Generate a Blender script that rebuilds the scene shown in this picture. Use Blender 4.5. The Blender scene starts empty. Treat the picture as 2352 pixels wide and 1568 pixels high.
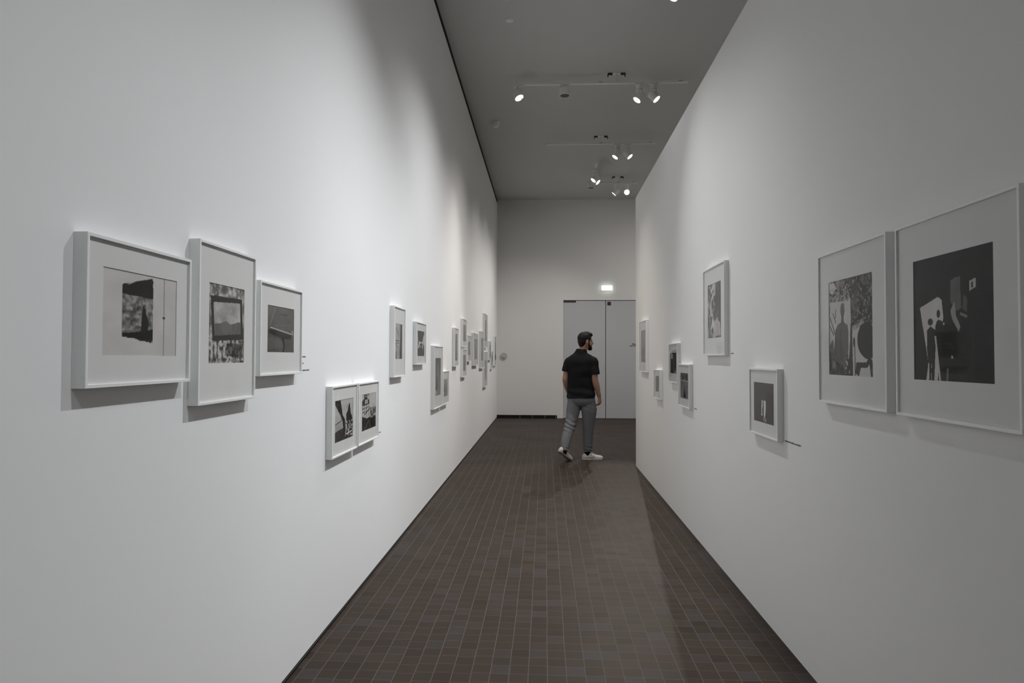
import bpy, bmesh, math, random
import numpy as np
from mathutils import Vector, Matrix, noise

SC = bpy.context.scene
COL = SC.collection
R = math.radians

# ------------------------------------------------------------------ camera
cam_d = bpy.data.cameras.new('camera'); cam = bpy.data.objects.new('camera', cam_d); COL.objects.link(cam)
cam_d.sensor_fit = 'HORIZONTAL'; cam_d.sensor_width = 36.0; cam_d.lens = 24.0
cam_d.clip_start = 0.05; cam_d.clip_end = 100
yaw, pitch, roll = R(2.785), R(1.321), R(0.176)
fwd = Vector((-math.sin(yaw) * math.cos(pitch), math.cos(yaw) * math.cos(pitch), math.sin(pitch)))
rgt = Vector((math.cos(yaw), math.sin(yaw), 0)); upv = rgt.cross(fwd)
r2 = math.cos(roll) * rgt + math.sin(roll) * upv; u2 = -math.sin(roll) * rgt + math.cos(roll) * upv
cam.matrix_world = Matrix(((r2.x, u2.x, -fwd.x, 0), (r2.y, u2.y, -fwd.y, 0), (r2.z, u2.z, -fwd.z, 1.44), (0, 0, 0, 1)))
SC.camera = cam

# ------------------------------------------------------------------ world and exposure
w = bpy.data.worlds.new('world'); SC.world = w; w.use_nodes = True
w.node_tree.nodes['Background'].inputs['Color'].default_value = (0.5, 0.52, 0.55, 1)
w.node_tree.nodes['Background'].inputs['Strength'].default_value = 0.05
SC.view_settings.view_transform = 'Standard'; SC.view_settings.look = 'None'
SC.view_settings.exposure = -1.06; SC.view_settings.gamma = 1.0; SC.view_settings.use_curve_mapping = False
COOL = (0.975, 0.995, 1.02); WARM = (1.0, 0.92, 0.84); MID = (1.0, 0.965, 0.925)

# room dimensions
XL, XR, ZC, ZP, YB, YE = -1.15, 1.21, 5.20, 3.583, 16.234, 9.197
XFAR, YNEAR = 6.0, -3.2

# ------------------------------------------------------------------ materials
def mat_new(name):
    m = bpy.data.materials.new(name); m.use_nodes = True
    return m, m.node_tree.nodes, m.node_tree.links, m.node_tree.nodes['Principled BSDF']
def simple(name, col, rough=0.6, metal=0.0, spec=0.5, noise_amt=0.0, noise_scale=20, bump=0.0, emis=None, estr=0):
    m, n, l, p = mat_new(name)
    p.inputs['Base Color'].default_value = (*col, 1)
    p.inputs['Roughness'].default_value = rough; p.inputs['Metallic'].default_value = metal
    p.inputs['Specular IOR Level'].default_value = spec
    if noise_amt or bump:
        tc = n.new('ShaderNodeTexCoord'); nz = n.new('ShaderNodeTexNoise'); nz.inputs['Scale'].default_value = noise_scale
        nz.inputs['Detail'].default_value = 5
        l.new(tc.outputs['Object'], nz.inputs['Vector'])
        if noise_amt:
            mx = n.new('ShaderNodeMix'); mx.data_type = 'RGBA'
            mx.inputs[6].default_value = (*[c * (1 - noise_amt) for c in col], 1)
            mx.inputs[7].default_value = (*[min(1, c * (1 + noise_amt)) for c in col], 1)
            l.new(nz.outputs['Fac'], mx.inputs[0]); l.new(mx.outputs[2], p.inputs['Base Color'])
        if bump:
            b = n.new('ShaderNodeBump'); b.inputs['Strength'].default_value = bump; b.inputs['Distance'].default_value = 0.002
            l.new(nz.outputs['Fac'], b.inputs['Height']); l.new(b.outputs['Normal'], p.inputs['Normal'])
    if emis:
        p.inputs['Emission Color'].default_value = (*emis, 1); p.inputs['Emission Strength'].default_value = estr
    return m

def glass_mat():
    m = bpy.data.materials.new('picture_glass'); m.use_nodes = True
    n, l = m.node_tree.nodes, m.node_tree.links; n.clear()
    o = n.new('ShaderNodeOutputMaterial'); t = n.new('ShaderNodeBsdfTransparent'); g = n.new('ShaderNodeBsdfGlossy')
    g.inputs['Roughness'].default_value = 0.02
    f = n.new('ShaderNodeFresnel'); ge = n.new('ShaderNodeNewGeometry'); mr = n.new('ShaderNodeMapRange')   # thin pane: same index seen from either face
    l.new(ge.outputs['Backfacing'], mr.inputs['Value']); mr.inputs['To Min'].default_value = 1.09; mr.inputs['To Max'].default_value = 1 / 1.09
    l.new(mr.outputs['Result'], f.inputs['IOR'])
    mx = n.new('ShaderNodeMixShader'); l.new(f.outputs[0], mx.inputs[0]); l.new(t.outputs[0], mx.inputs[1]); l.new(g.outputs[0], mx.inputs[2])
    l.new(mx.outputs[0], o.inputs['Surface'])
    return m

def print_mat():
    m, n, l, p = mat_new('silver_print')
    a = n.new('ShaderNodeAttribute'); a.attribute_name = 'shade'
    l.new(a.outputs['Color'], p.inputs['Base Color']); p.inputs['Roughness'].default_value = 0.45
    p.inputs['Specular IOR Level'].default_value = 0.12
    return m

def floor_mat():
    m, n, l, p = mat_new('brown_clay_tiles')
    T = 0.0866
    def M(op, a, b=None, c=None):
        k = n.new('ShaderNodeMath'); k.operation = op
        for i, v in enumerate((a, b, c)):
            if v is None: continue
            if isinstance(v, (int, float)): k.inputs[i].default_value = v
            else: l.new(v, k.inputs[i])
        return k.outputs[0]
    tc = n.new('ShaderNodeTexCoord'); sp = n.new('ShaderNodeSeparateXYZ'); l.new(tc.outputs['Object'], sp.inputs[0])
    wob = n.new('ShaderNodeTexNoise'); wob.inputs['Scale'].default_value = 2.2; l.new(tc.outputs['Object'], wob.inputs['Vector'])
    xs = M('ADD', sp.outputs[0], M('MULTIPLY', M('SUBTRACT', wob.outputs['Fac'], 0.5), 0.006))
    X = M('DIVIDE', M('SUBTRACT', xs, 0.013), T)
    ci = M('FLOOR', X)
    wn = n.new('ShaderNodeTexWhiteNoise'); wn.noise_dimensions = '1D'; l.new(ci, wn.inputs['W'])
    # the columns drift against each other along the length of the corridor
    dr = n.new('ShaderNodeTexNoise'); dr.noise_dimensions = '2D'; dr.inputs['Scale'].default_value = 1.0; dr.inputs['Detail'].default_value = 0
    cv = n.new('ShaderNodeCombineXYZ'); l.new(M('MULTIPLY', ci, 7.31), cv.inputs[0]); l.new(M('MULTIPLY', sp.outputs[1], 0.35), cv.inputs[1]); l.new(cv.outputs[0], dr.inputs['Vector'])
    jit = M('MULTIPLY', M('SUBTRACT', wn.outputs['Value'], 0.5), 0.10)
    jit2 = M('MULTIPLY', M('SUBTRACT', dr.outputs['Fac'], 0.5), 0.5)
    Y = M('ADD', M('ADD', M('DIVIDE', M('SUBTRACT', sp.outputs[1], 3.134), T), jit), jit2)
    ri = M('FLOOR', Y)
    fx = M('SUBTRACT', X, ci); fy = M('SUBTRACT', Y, ri)
    ex = M('MINIMUM', fx, M('SUBTRACT', 1.0, fx)); ey = M('MINIMUM', fy, M('SUBTRACT', 1.0, fy))
    gx = M('SMOOTH_MIN', ex, 1.0, 0.0)
    def line(e, wdt):
        k = n.new('ShaderNodeMapRange'); k.inputs['From Min'].default_value = wdt * 0.55; k.inputs['From Max'].default_value = wdt * 1.3
        k.inputs['To Min'].default_value = 1; k.inputs['To Max'].default_value = 0; l.new(e, k.inputs['Value']); return k.outputs[0]
    lx = line(ex, 0.019); ly = line(ey, 0.016)
    cid = n.new('ShaderNodeCombineXYZ'); l.new(ci, cid.inputs[0]); l.new(ri, cid.inputs[1])
    wc = n.new('ShaderNodeTexWhiteNoise'); wc.noise_dimensions = '2D'; l.new(cid.outputs[0], wc.inputs['Vector'])
    ly2 = M('MULTIPLY', ly, M('ADD', 0.45, M('MULTIPLY', wc.outputs['Value'], 0.45)))
    grout = M('MAXIMUM', lx, ly2)
    cr = n.new('ShaderNodeValToRGB'); e = cr.color_ramp; e.interpolation = 'LINEAR'
    cols = [(0.0, (.023, .0145, .0092)), (.25, (.030, .0195, .0132)), (.5, (.027, .0188, .0118)), (.75, (.036, .0232, .0160)), (.92, (.033, .0265, .0235)), (1, (.037, .030, .0280))]
    e.elements[0].position = 0; e.elements[0].color = (*cols[0][1], 1); e.elements[1].position = 1; e.elements[1].color = (*cols[-1][1], 1)
    for pos, c in cols[1:-1]:
        q = e.elements.new(pos); q.color = (*c, 1)
    l.new(wc.outputs['Value'], cr.inputs[0])
    nz = n.new('ShaderNodeTexNoise'); nz.inputs['Scale'].default_value = 1.3; nz.inputs['Detail'].default_value = 6; l.new(tc.outputs['Object'], nz.inputs['Vector'])
    mul = n.new('ShaderNodeMix'); mul.data_type = 'RGBA'; mul.blend_type = 'MULTIPLY'; mul.inputs[0].default_value = 1
    sc = M('ADD', 0.80, M('MULTIPLY', nz.outputs['Fac'], 0.4)); cc = n.new('ShaderNodeCombineColor')
    for i in range(3): l.new(sc, cc.inputs[i])
    l.new(cr.outputs[0], mul.inputs[6]); l.new(cc.outputs[0], mul.inputs[7])
    mx = n.new('ShaderNodeMix'); mx.data_type = 'RGBA'; l.new(grout, mx.inputs[0]); l.new(mul.outputs[2], mx.inputs[6]); mx.inputs[7].default_value = (.098, .079, .066, 1)
    l.new(mx.outputs[2], p.inputs['Base Color'])
    rg = M('ADD', 0.40, M('MULTIPLY', nz.outputs['Fac'], 0.18)); l.new(M('MAXIMUM', rg, M('MULTIPLY', grout, 0.7)), p.inputs['Roughness'])
    p.inputs['Specular IOR Level'].default_value = 0.14
    b = n.new('ShaderNodeBump'); b.inputs['Strength'].default_value = 0.35; b.inputs['Distance'].default_value = 0.0015
    fine = n.new('ShaderNodeTexNoise'); fine.inputs['Scale'].default_value = 55; l.new(tc.outputs['Object'], fine.inputs['Vector'])
    l.new(M('ADD', M('MULTIPLY', grout, -1.0), M('MULTIPLY', fine.outputs['Fac'], 0.35)), b.inputs['Height']); l.new(b.outputs['Normal'], p.inputs['Normal'])
    return m

MT = dict(
    wall=simple('white_wall_paint', (.84, .84, .84), .85, spec=.2, noise_amt=.012, noise_scale=1.5, bump=.05),
    wallr=simple('white_partition_paint', (.81, .805, .79), .85, spec=.2, noise_amt=.012, noise_scale=1.5, bump=.05),
    wallb=simple('off_white_wall_paint', (.76, .755, .745), .85, spec=.2, noise_amt=.012, noise_scale=1.5, bump=.05),
    ceil=simple('grey_ceiling_paint', (.60, .605, .60), .9, spec=.15, noise_amt=.02, noise_scale=.8),
    black=simple('recess_shade_black', (.012, .012, .012), .8, spec=.2),  # deep shade of gaps and recesses put into the colour
    steel=simple('dull_steel', (.30, .30, .29), .45, metal=.8),
    door=simple('pale_grey_door_paint', (.52, .525, .54), .5, spec=.35, noise_amt=.01, noise_scale=2),
    frame=simple('white_lacquer', (.83, .835, .83), .45, spec=.4),
    mat=simple('ivory_mat_board', (.68, .682, .665), .9, spec=.1),
    core=simple('white_mat_core', (.85, .85, .83), .9, spec=.1),
    prt=print_mat(), glass=glass_mat(), floor=floor_mat(),
    lamp=simple('white_lamp_housing', (.84, .84, .82), .45, spec=.4),
    lens=simple('lit_lens', (.9, .9, .9), .3, emis=(1, .98, .95), estr=14),
    darklens=simple('unlit_lens', (.02, .02, .018), .25),
    dark=simple('dark_grey_plastic', (.03, .03, .028), .5),
    ink=simple('grey_vinyl_ink', (.09, .09, .09), .7),
    inkd=simple('black_vinyl_ink', (.02, .02, .02), .7),
    signlit=simple('lit_sign_face', (.9, .95, .9), .4, emis=(.93, 1, .95), estr=5),
    red=simple('dark_red_enamel', (.065, .006, .010), .5),
    greyp=simple('grey_plastic', (.48, .475, .46), .5),
    skin=simple('skin', (.36, .20, .145), .55, spec=.35, noise_amt=.08, noise_scale=30),
    hair=simple('black_hair', (.009, .007, .006), .65, spec=.25, noise_amt=.4, noise_scale=120, bump=.6),
    shirt=simple('black_cotton', (.0095, .0095, .0105), .85, spec=.15, noise_amt=.2, noise_scale=40),
    trousers=simple('grey_twill', (.165, .167, .177), .85, spec=.15, noise_amt=.08, noise_scale=60),
    shoe=simple('white_shoe_leather', (.62, .60, .56), .5, spec=.35, noise_amt=.03, noise_scale=30),
    sole=simple('worn_rubber_sole', (.40, .36, .31), .7),
    sock=simple('black_sock', (.008, .008, .008), .9, spec=.1),
    eye=simple('eye', (.10, .08, .07), .2),
)

# ------------------------------------------------------------------ helpers
def link(name, me, mat, parent=None):
    o = bpy.data.objects.new(name, me); COL.objects.link(o)
    if mat is not None and not me.materials: me.materials.append(mat)
    if parent: o.parent = parent
    return o
def from_bm(name, bm, mat, parent=None, smooth=False):
    me = bpy.data.meshes.new(name)
    bmesh.ops.recalc_face_normals(bm, faces=bm.faces)
    bm.to_mesh(me); bm.free()
    if smooth:
        for p in me.polygons: p.use_smooth = True
    return link(name, me, mat, parent)
def box(bm, x0, x1, y0, y1, z0, z1, bevel=0):
    v = [bm.verts.new((x, y, z)) for x in (x0, x1) for y in (y0, y1) for z in (z0, z1)]
    fs = [bm.faces.new([v[i] for i in q]) for q in ((0, 1, 3, 2), (4, 6, 7, 5), (0, 4, 5, 1), (2, 3, 7, 6), (0, 2, 6, 4), (1, 5, 7, 3))]
    if bevel:
        es = {e for f in fs for e in f.edges}
        bmesh.ops.bevel(bm, geom=list(es), offset=bevel, segments=2, affect='EDGES', profile=.5)
    return v
def ring_pts(c, t, ref, ra, rb, n):
    t = t.normalized(); s = (ref - t * ref.dot(t))
    if s.length < 1e-5: s = t.orthogonal()
    s.normalize(); q = t.cross(s)
    return [c + s * (ra * math.cos(2 * math.pi * i / n)) + q * (rb * math.sin(2 * math.pi * i / n)) for i in range(n)]
def tube(bm, pts, rad, n=20, ref=Vector((1, 0, 0)), cap=True, axis=None):
    """closed loft along pts; rad items are r or (r along ref, r across)"""
    pts = [Vector(p) for p in pts]; rings = []
    for i, p in enumerate(pts):
        t = axis or (pts[min(i + 1, len(pts) - 1)] - pts[max(i - 1, 0)])
        ra, rb = rad[i] if isinstance(rad[i], tuple) else (rad[i], rad[i])
        rings.append([bm.verts.new(q) for q in ring_pts(p, t, ref, ra, rb, n)])
    for a, b in zip(rings, rings[1:]):
        for i in range(n): bm.faces.new((a[i], a[(i + 1) % n], b[(i + 1) % n], b[i]))
    if cap: bm.faces.new(rings[0][::-1]); bm.faces.new(rings[-1])
    return rings
def smooth_path(pts, rad, k=4):
    """Catmull-Rom resample of a path and its radii"""
    P = [np.array(p, float) for p in pts]; Q = [np.array(r if isinstance(r, tuple) else (r, r), float) for r in rad]
    def cr(A, i, t):
        a, b, c, d = A[max(i - 1, 0)], A[i], A[i + 1], A[min(i + 2, len(A) - 1)]
        return .5 * (2 * b + (c - a) * t + (2 * a - 5 * b + 4 * c - d) * t * t + (3 * b - a - 3 * c + d) * t ** 3)
    op, orr = [], []
    for i in range(len(P) - 1):
        for j in range(k): op.append(Vector(cr(P, i, j / k))); orr.append(tuple(cr(Q, i, j / k)))
    op.append(Vector(P[-1])); orr.append(tuple(Q[-1]))
    return op, orr
def loft(bm, pts, rad, n=24, ref=Vector((1, 0, 0)), k=4):
    p, r = smooth_path(pts, rad, k); return tube(bm, p, r, n, ref)
def ell(bm, c, r, mat3=None, seg=20):
    g = bmesh.ops.create_uvsphere(bm, u_segments=seg, v_segments=seg // 2 + 2, radius=1)
    m = Matrix.Diagonal((*r, 1)); 
    if mat3 is not None: m = mat3.to_4x4() @ m
    bmesh.ops.transform(bm, matrix=Matrix.Translation(c) @ m, verts=g['verts'])
def skin_of(bm, voxel, iters=4, factor=.5, disp=None):
    """fuse overlapping closed shapes into one continuous surface"""
    me = bpy.data.meshes.new('tmp'); bmesh.ops.recalc_face_normals(bm, faces=bm.faces); bm.to_mesh(me); bm.free()
    o = bpy.data.objects.new('tmp', me); COL.objects.link(o)
    m = o.modifiers.new('r', 'REMESH'); m.mode = 'VOXEL'; m.voxel_size = voxel; m.use_smooth_shade = True
    if iters:
        s = o.modifiers.new('s', 'SMOOTH'); s.iterations = iters; s.factor = factor
    dg = bpy.context.evaluated_depsgraph_get()
    out = bpy.data.meshes.new_from_object(o.evaluated_get(dg), depsgraph=dg)
    bpy.data.objects.remove(o); bpy.data.meshes.remove(me)
    if disp:
        out.update(); no = [v.normal.copy() for v in out.vertices]
        for v, nn in zip(out.vertices, no): v.co = v.co + nn * disp(v.co)
    for p in out.polygons: p.use_smooth = True
    return out
def tag(o, label, cat, group=None, kind=None):
    o['label'] = label; o['category'] = cat
    if group: o['group'] = group
    if kind: o['kind'] = kind
    return o
def empty(name, loc):
    o = bpy.data.objects.new(name, None); COL.objects.link(o); o.location = loc; o.empty_display_size = .1
    return o
def structure(name, bm, mat, label=None, cat=None):
    o = from_bm(name, bm, mat); o['kind'] = 'structure'
    if label: o['label'] = label; o['category'] = cat
    return o
def offset_children(root):
    """parts are modelled in world coordinates; bring them into the frame of their root"""
    inv = Matrix.Translation(root.location).inverted()
    for c in root.children:
        c.matrix_parent_inverse = inv

# ------------------------------------------------------------------ the room
b = bmesh.new(); box(b, XL - .3, XFAR + .2, YNEAR - .2, YB + .2, -.15, 0)
structure('floor', b, MT['floor'], 'dark brown square clay tile floor with pale joints', 'floor')
b = bmesh.new(); box(b, XL - .3, XFAR + .2, YNEAR - .2, YB + .2, ZC, ZC + .15)
structure('ceiling', b, MT['ceil'], 'plain grey painted ceiling', 'ceiling')
GAP = .095
b = bmesh.new(); box(b, XL - .2, XL, YNEAR, YB, .014, ZC - GAP)
structure('wall_left', b, MT['wall'], 'long white exhibition wall on the left', 'wall')
b = bmesh.new(); box(b, XL - .3, XL - .004, YNEAR, YB, ZC - GAP + .001, ZC - .001)
structure('trim_1', b, MT['black'], 'black strip painted as the shadow gap between left wall and ceiling', 'trim')  # solid strip, the shade of the gap is in its black
b = bmesh.new(); box(b, XL - .19, XL - .008, YNEAR, YB, .001, .0135); 
structure('baseboard_left', b, MT['black'], 'black strip painted as the dark recess under the left wall', 'baseboard')  # black fill in place of the shade under the wall
b = bmesh.new(); box(b, XL - .007, XL + .005, YNEAR, YB - .02, .001, .005); box(b, XL + .003, XL + .005, YNEAR, YB - .02, .001, .008)
structure('trim_2', b, MT['dark'], 'narrow dark metal edge strip along the left floor edge', 'trim')
b = bmesh.new(); box(b, XR, XR + .16, YNEAR, YE, 0, ZP)
structure('wall_right', b, MT['wallr'], 'freestanding white partition wall on the right', 'wall')
# back wall with the door opening
DX0, DXM, DX1, DZ = .430, 1.432, 2.434, 2.80
b = bmesh.new(); box(b, XL - .3, DX0, YB, YB + .12, .0, ZC); box(b, DX0, DX1, YB, YB + .12, DZ, ZC); box(b, DX1, XFAR + .2, YB, YB + .12, 0, ZC)
structure('wall_back', b, MT['wallb'], 'off white end wall with double door', 'wall')
b = bmesh.new(); box(b, XFAR, XFAR + .2, YNEAR - .2, YB + .2, 0, ZC)
structure('wall_far_right', b, MT['wallb'])
b = bmesh.new(); box(b, XL - .3, XFAR + .2, YNEAR - .2, YNEAR, 0, ZC)
structure('wall_front', b, MT['wallb'])
b = bmesh.new(); box(b, DX0 - .1, DX1 + .1, YB + .10, YB + .16, 0, DZ + .1)
structure('trim_3', b, MT['black'], 'black backing painted as the dark gap behind the double door leaves', 'trim')  # backing sheet, darkness of the door seams put into its colour
def door(name, x0, x1, label):
    b = bmesh.new(); box(b, x0, x1, YB + .014, YB + .06, .006, DZ - .014, bevel=.002)
    o = structure(name, b, MT['door'], label, 'door'); return o
d1 = door('door_1', DX0 + .004, DXM - .008, 'left leaf of the pale grey double door')
d2 = door('door_2', DXM + .006, DX1 - .004, 'right leaf of the pale grey double door with red sign')
b = bmesh.new(); box(b, DX0 + .004, DX0 + .30, YB - .001, YB + .055, DZ - .05, DZ - .004, bevel=.002)
from_bm('door_closer', b, MT['dark'], d1)

def lettering(bm, x_of, lines, h, seed):
    """rows of small upright strokes: printed words too small to read"""
    rnd = random.Random(seed)
    for (s0, z, length) in lines:
        s = 0
        while s < length:
            wl = rnd.uniform(2, 6) * h * .6; e = min(s + wl, length); q = s
            while q < e:
                g = h * rnd.uniform(.28, .5); zz = h * rnd.choice((.65, .7, 1))
                x_of(bm, s0 + q, s0 + min(q + g * .8, e), z, z + zz); q += g
            s = e + h * .4
b = bmesh.new()
xo = lambda bm, a, c, z0, z1: box(bm, a, c, YB + .0125, YB + .0142, z0, z1)
lettering(b, xo, [(2.055, 1.745, .30), (2.00, 1.705, .38)], .030, 5)
from_bm('door_lettering', b, MT['inkd'], d2)

# red square sign on the right door leaf
t = empty('safety_sign', (1.513, YB + .014, 2.717))
b = bmesh.new(); box(b, 1.470, 1.556, YB + .008, YB + .014, 2.675, 2.760, bevel=.0015)
from_bm('plate', b, MT['red'], t)
offset_children(t); tag(t, 'small dark red square sign at the top corner of the right door leaf', 'sign')
# lit emergency sign
t = empty('emergency_exit_light', (1.453, YB, 3.083))
b = bmesh.new(); box(b, 1.335, 1.571, YB - .03, YB, 3.03, 3.136, bevel=.006); from_bm('housing', b, MT['lamp'], t)
b = bmesh.new(); box(b, 1.327, 1.579, YB - .062, YB - .03, 3.026, 3.141, bevel=.012); from_bm('lit_panel', b, MT['signlit'], t)
offset_children(t); tag(t, 'glowing white emergency light box above the double door', 'exit sign')
# floor grille of the end wall
t = empty('floor_grille', (-.43, YB, .0))
b = bmesh.new(); box(b, XL + .008, .284, YB - .012, YB, .0, .072); from_bm('recess', b, MT['black'], t)
b = bmesh.new()
for z in (.020, .040, .058): box(b, XL + .02, .27, YB - .018, YB - .010, z, z + .006)
from_bm('bar', b, MT['dark'], t)
for x in (-.596, -.298, .0, .255):
    b = bmesh.new(); box(b, x - .006, x + .006, YB - .024, YB - .010, .004, .068); from_bm('bracket', b, MT['steel'], t)
offset_children(t); tag(t, 'low dark ventilation grille along the foot of the end wall', 'vent')
# round wall device
t = empty('wall_dial', (-.981, YB, 1.472))
b = bmesh.new(); tube(b, [(-.981, YB, 1.472), (-.981, YB - .03, 1.472)], [.078, .078], 32); from_bm('base_ring', b, MT['greyp'], t)
b = bmesh.new(); tube(b, [(-.975, YB - .03, 1.472), (-.975, YB - .045, 1.472)], [.052, .048], 32); from_bm('dial_face', b, MT['greyp'], t)
offset_children(t); tag(t, 'small grey round device on the end wall by the left corner', 'wall device')
# door stops
for x, lb in ((.455, 'small shiny door stop on the floor left of the walking man'), (.84, 'small shiny door stop seen between the legs of the man')):
    t = empty('door_stop', (x, YB - .07, 0))
    b = bmesh.new(); tube(b, [(x, YB - .07, 0), (x, YB - .07, .022)], [.022, .02], 20); from_bm('rubber_base', b, MT['dark'], t)
    b = bmesh.new(); ell(b, Vector((x, YB - .07, .024)), (.019, .019, .014)); from_bm('metal_cap', b, MT['lamp'], t, True)
    offset_children(t); tag(t, lb, 'door stop', 'door stops at the end wall')

# ------------------------------------------------------------------ ceiling lights
def xtrack(y, x0, x1, stem_x, label):
    t = empty('light_track', (stem_x, y, ZC))
    b = bmesh.new(); box(b, x0, x1, y - .018, y + .018, 5.055, 5.092, bevel=.003); from_bm('rail', b, MT['lamp'], t)
    b = bmesh.new(); box(b, stem_x - .018, stem_x + .018, y - .014, y + .014, 5.09, 5.19); from_bm('stem', b, MT['lamp'], t)
    b = bmesh.new(); box(b, stem_x - .05, stem_x + .05, y - .03, y + .03, 5.186, ZC); from_bm('ceiling_plate', b, MT['lamp'], t)
    for s in (-1, 1):
        b = bmesh.new(); box(b, stem_x + s * .085 - .03, stem_x + s * .085 + .03, y - .012, y + .012, 5.175, ZC); box(b, stem_x + s * .112 - .006, stem_x + s * .112 + .006, y - .012, y + .012, 5.15, 5.18)
        from_bm('clip', b, MT['dark'], t)
    for x in (x0 + .5 * (x1 - x0), x1 - .1):
        b = bmesh.new(); box(b, x - .025, x + .025, y - .0195, y - .0175, 5.070, 5.084); from_bm('cover', b, MT['greyp'], t)
    offset_children(t); tag(t, label, 'track light', 'ceiling light tracks')
    return t
def cyl(bm, a, b_, r0, r1, n=28): tube(bm, [a, b_], [r0, r1], n)
LOC = []
def spot(x, y, kind, aim, label, power=0, col=COOL, size=90, lit=True, blend=1.0, group='spotlights on the ceiling tracks', wash=None, soft=.035):
    """kind: tall (gear tray then head), short (thin arm then head), down (fixed wide can)"""
    t = empty('track_spotlight', (x, y, 5.055)); V = Vector
    b = bmesh.new(); box(b, x - .06, x + .06, y - .016, y + .016, 5.036, 5.0552, bevel=.003); from_bm('track_adapter', b, MT['lamp'], t)
    d = V(aim).normalized()
    if kind == 'tall':
        b = bmesh.new(); cyl(b, V((x, y, 5.037)), V((x, y, 4.905)), .043, .043); from_bm('gear_housing', b, MT['lamp'], t, False)
        b = bmesh.new(); cyl(b, V((x, y, 4.975)), V((x, y, 4.97)), .0436, .0436); from_bm('joint_ring', b, MT['greyp'], t)
        c = V((x, y, 4.885)); r, L = .056, .12
    elif kind == 'short':
        b = bmesh.new(); cyl(b, V((x, y, 5.037)), V((x, y, 4.985)), .012, .012, 12); box(b, x + .045, x + .062, y - .02, y + .02, 4.87, 4.99); box(b, x - .012, x + .062, y - .012, y + .012, 4.98, 4.99)
        from_bm('yoke', b, MT['lamp'], t); c = V((x, y, 4.93)); r, L = .062, .10
    else:
        b = bmesh.new(); cyl(b, V((x, y, 5.037)), V((x, y, 5.00)), .012, .012, 12); from_bm('yoke', b, MT['lamp'], t)
        c = V((x, y, 4.96)); r, L = .068, .10; d = V(aim).normalized()
    a0, a1 = c - d * L * .45, c + d * L * .55
    b = bmesh.new(); tube(b, [a0 - d * .008, a0, a1 - d * .01, a1, a1, a1 - d * .012], [r * .8, r, r, r, r * .92, r * .92], 32, axis=d)
    from_bm('lamp_head', b, MT['lamp'], t)
    b = bmesh.new(); cyl(b, a1 - d * .012, a1 - d * .003, r * .90, r * .90); from_bm('lens', b, MT['lens'] if lit else MT['darklens'], t)
    offset_children(t); tag(t, label, 'spotlight', group)
    if lit and power:
        ld = bpy.data.lights.new('beam', 'SPOT'); ld.energy = power; ld.color = col; ld.spot_size = R(size); ld.spot_blend = blend; ld.shadow_soft_size = soft
        lo = bpy.data.objects.new('beam', ld); COL.objects.link(lo); lo.parent = t
        lo.location = a1 + d * .004 - V(t.location); lo.rotation_euler = (V(wash) if wash else d).to_track_quat('-Z', 'Y').to_euler()   # wash: the lens throws the light lower than the head points
    return t

PW = 300
xtrack(9.0, -.41, 1.87, .935, 'nearest fully visible light track with four spotlights')
xtrack(11.57, .006, 1.87, .937, 'second light track, further down the corridor')
xtrack(14.2, 1.08, 1.92, 1.5, 'farthest short light track close to the end wall')
xtrack(6.42, -.55, 1.87, .935, 'light track over the near corridor, just above the picture edge')
xtrack(3.86, -.55, 1.87, .935, 'light track above the near corridor, out of the picture')
xtrack(1.29, -.55, 1.87, .935, 'light track overhead of the viewer, out of the picture')
# short track seen end on
t = empty('light_track', (.96, 13.6, ZC))
b = bmesh.new(); box(b, .942, .978, 12.75, 14.08, 5.055, 5.092, bevel=.003); from_bm('rail', b, MT['lamp'], t)
b = bmesh.new(); box(b, .945, .975, 13.585, 13.615, 5.09, ZC); from_bm('stem', b, MT['lamp'], t)
offset_children(t); tag(t, 'light track seen end on, running along the corridor', 'track light', 'ceiling light tracks')

LA = (-.56, -.12, -.82); RA = (.40, -.24, -.88); LW = (-.342, 0, -.94); RW = (.26, -.10, -.96)
# lamps that light the left wall
spot(1.30, 1.29, 'tall', (-.50, .16, -.85), 'spotlight overhead aimed at the left wall', PW * 1.3, COOL, 90, wash=(-.30, .10, -.95))
xtrack(-1.28, -.55, 1.87, .935, 'unseen light track added behind the viewer for a fill spotlight')  # unseen track added to carry the rear fill lamp
spot(1.0, -1.28, 'tall', (-.45, .40, -.80), 'unseen fill spotlight added behind the viewer, aimed at the left wall', PW * .8, COOL, 80, wash=(-.26, .36, -.90))  # unseen lamp added to lighten the frame sides and near wall
spot(1.30, 3.86, 'tall', (-.50, .02, -.86), 'spotlight above the near corridor aimed at the left wall', PW * 3.7, COOL, 96, wash=(-.32, -.03, -.945))
spot(1.226, 6.42, 'tall', LA, 'lit spotlight cut by the top edge, right of the other one', PW * 2.7, COOL, 108, wash=LW)
spot(1.237, 9.0, 'tall', LA, 'left of the two adjacent lit spotlights on the nearest full track', PW * 1.9, MID, 108, wash=LW)
spot(1.212, 11.57, 'tall', LA, 'left of the two lit spotlights on the second track', PW * 1.9, MID, 108, wash=LW)
spot(1.465, 14.2, 'tall', (-.62, .12, -.66), 'faintly lit spotlight on the farthest track', PW * 1.6, MID, 105, wash=(-.42, .10, -.90))
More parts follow.
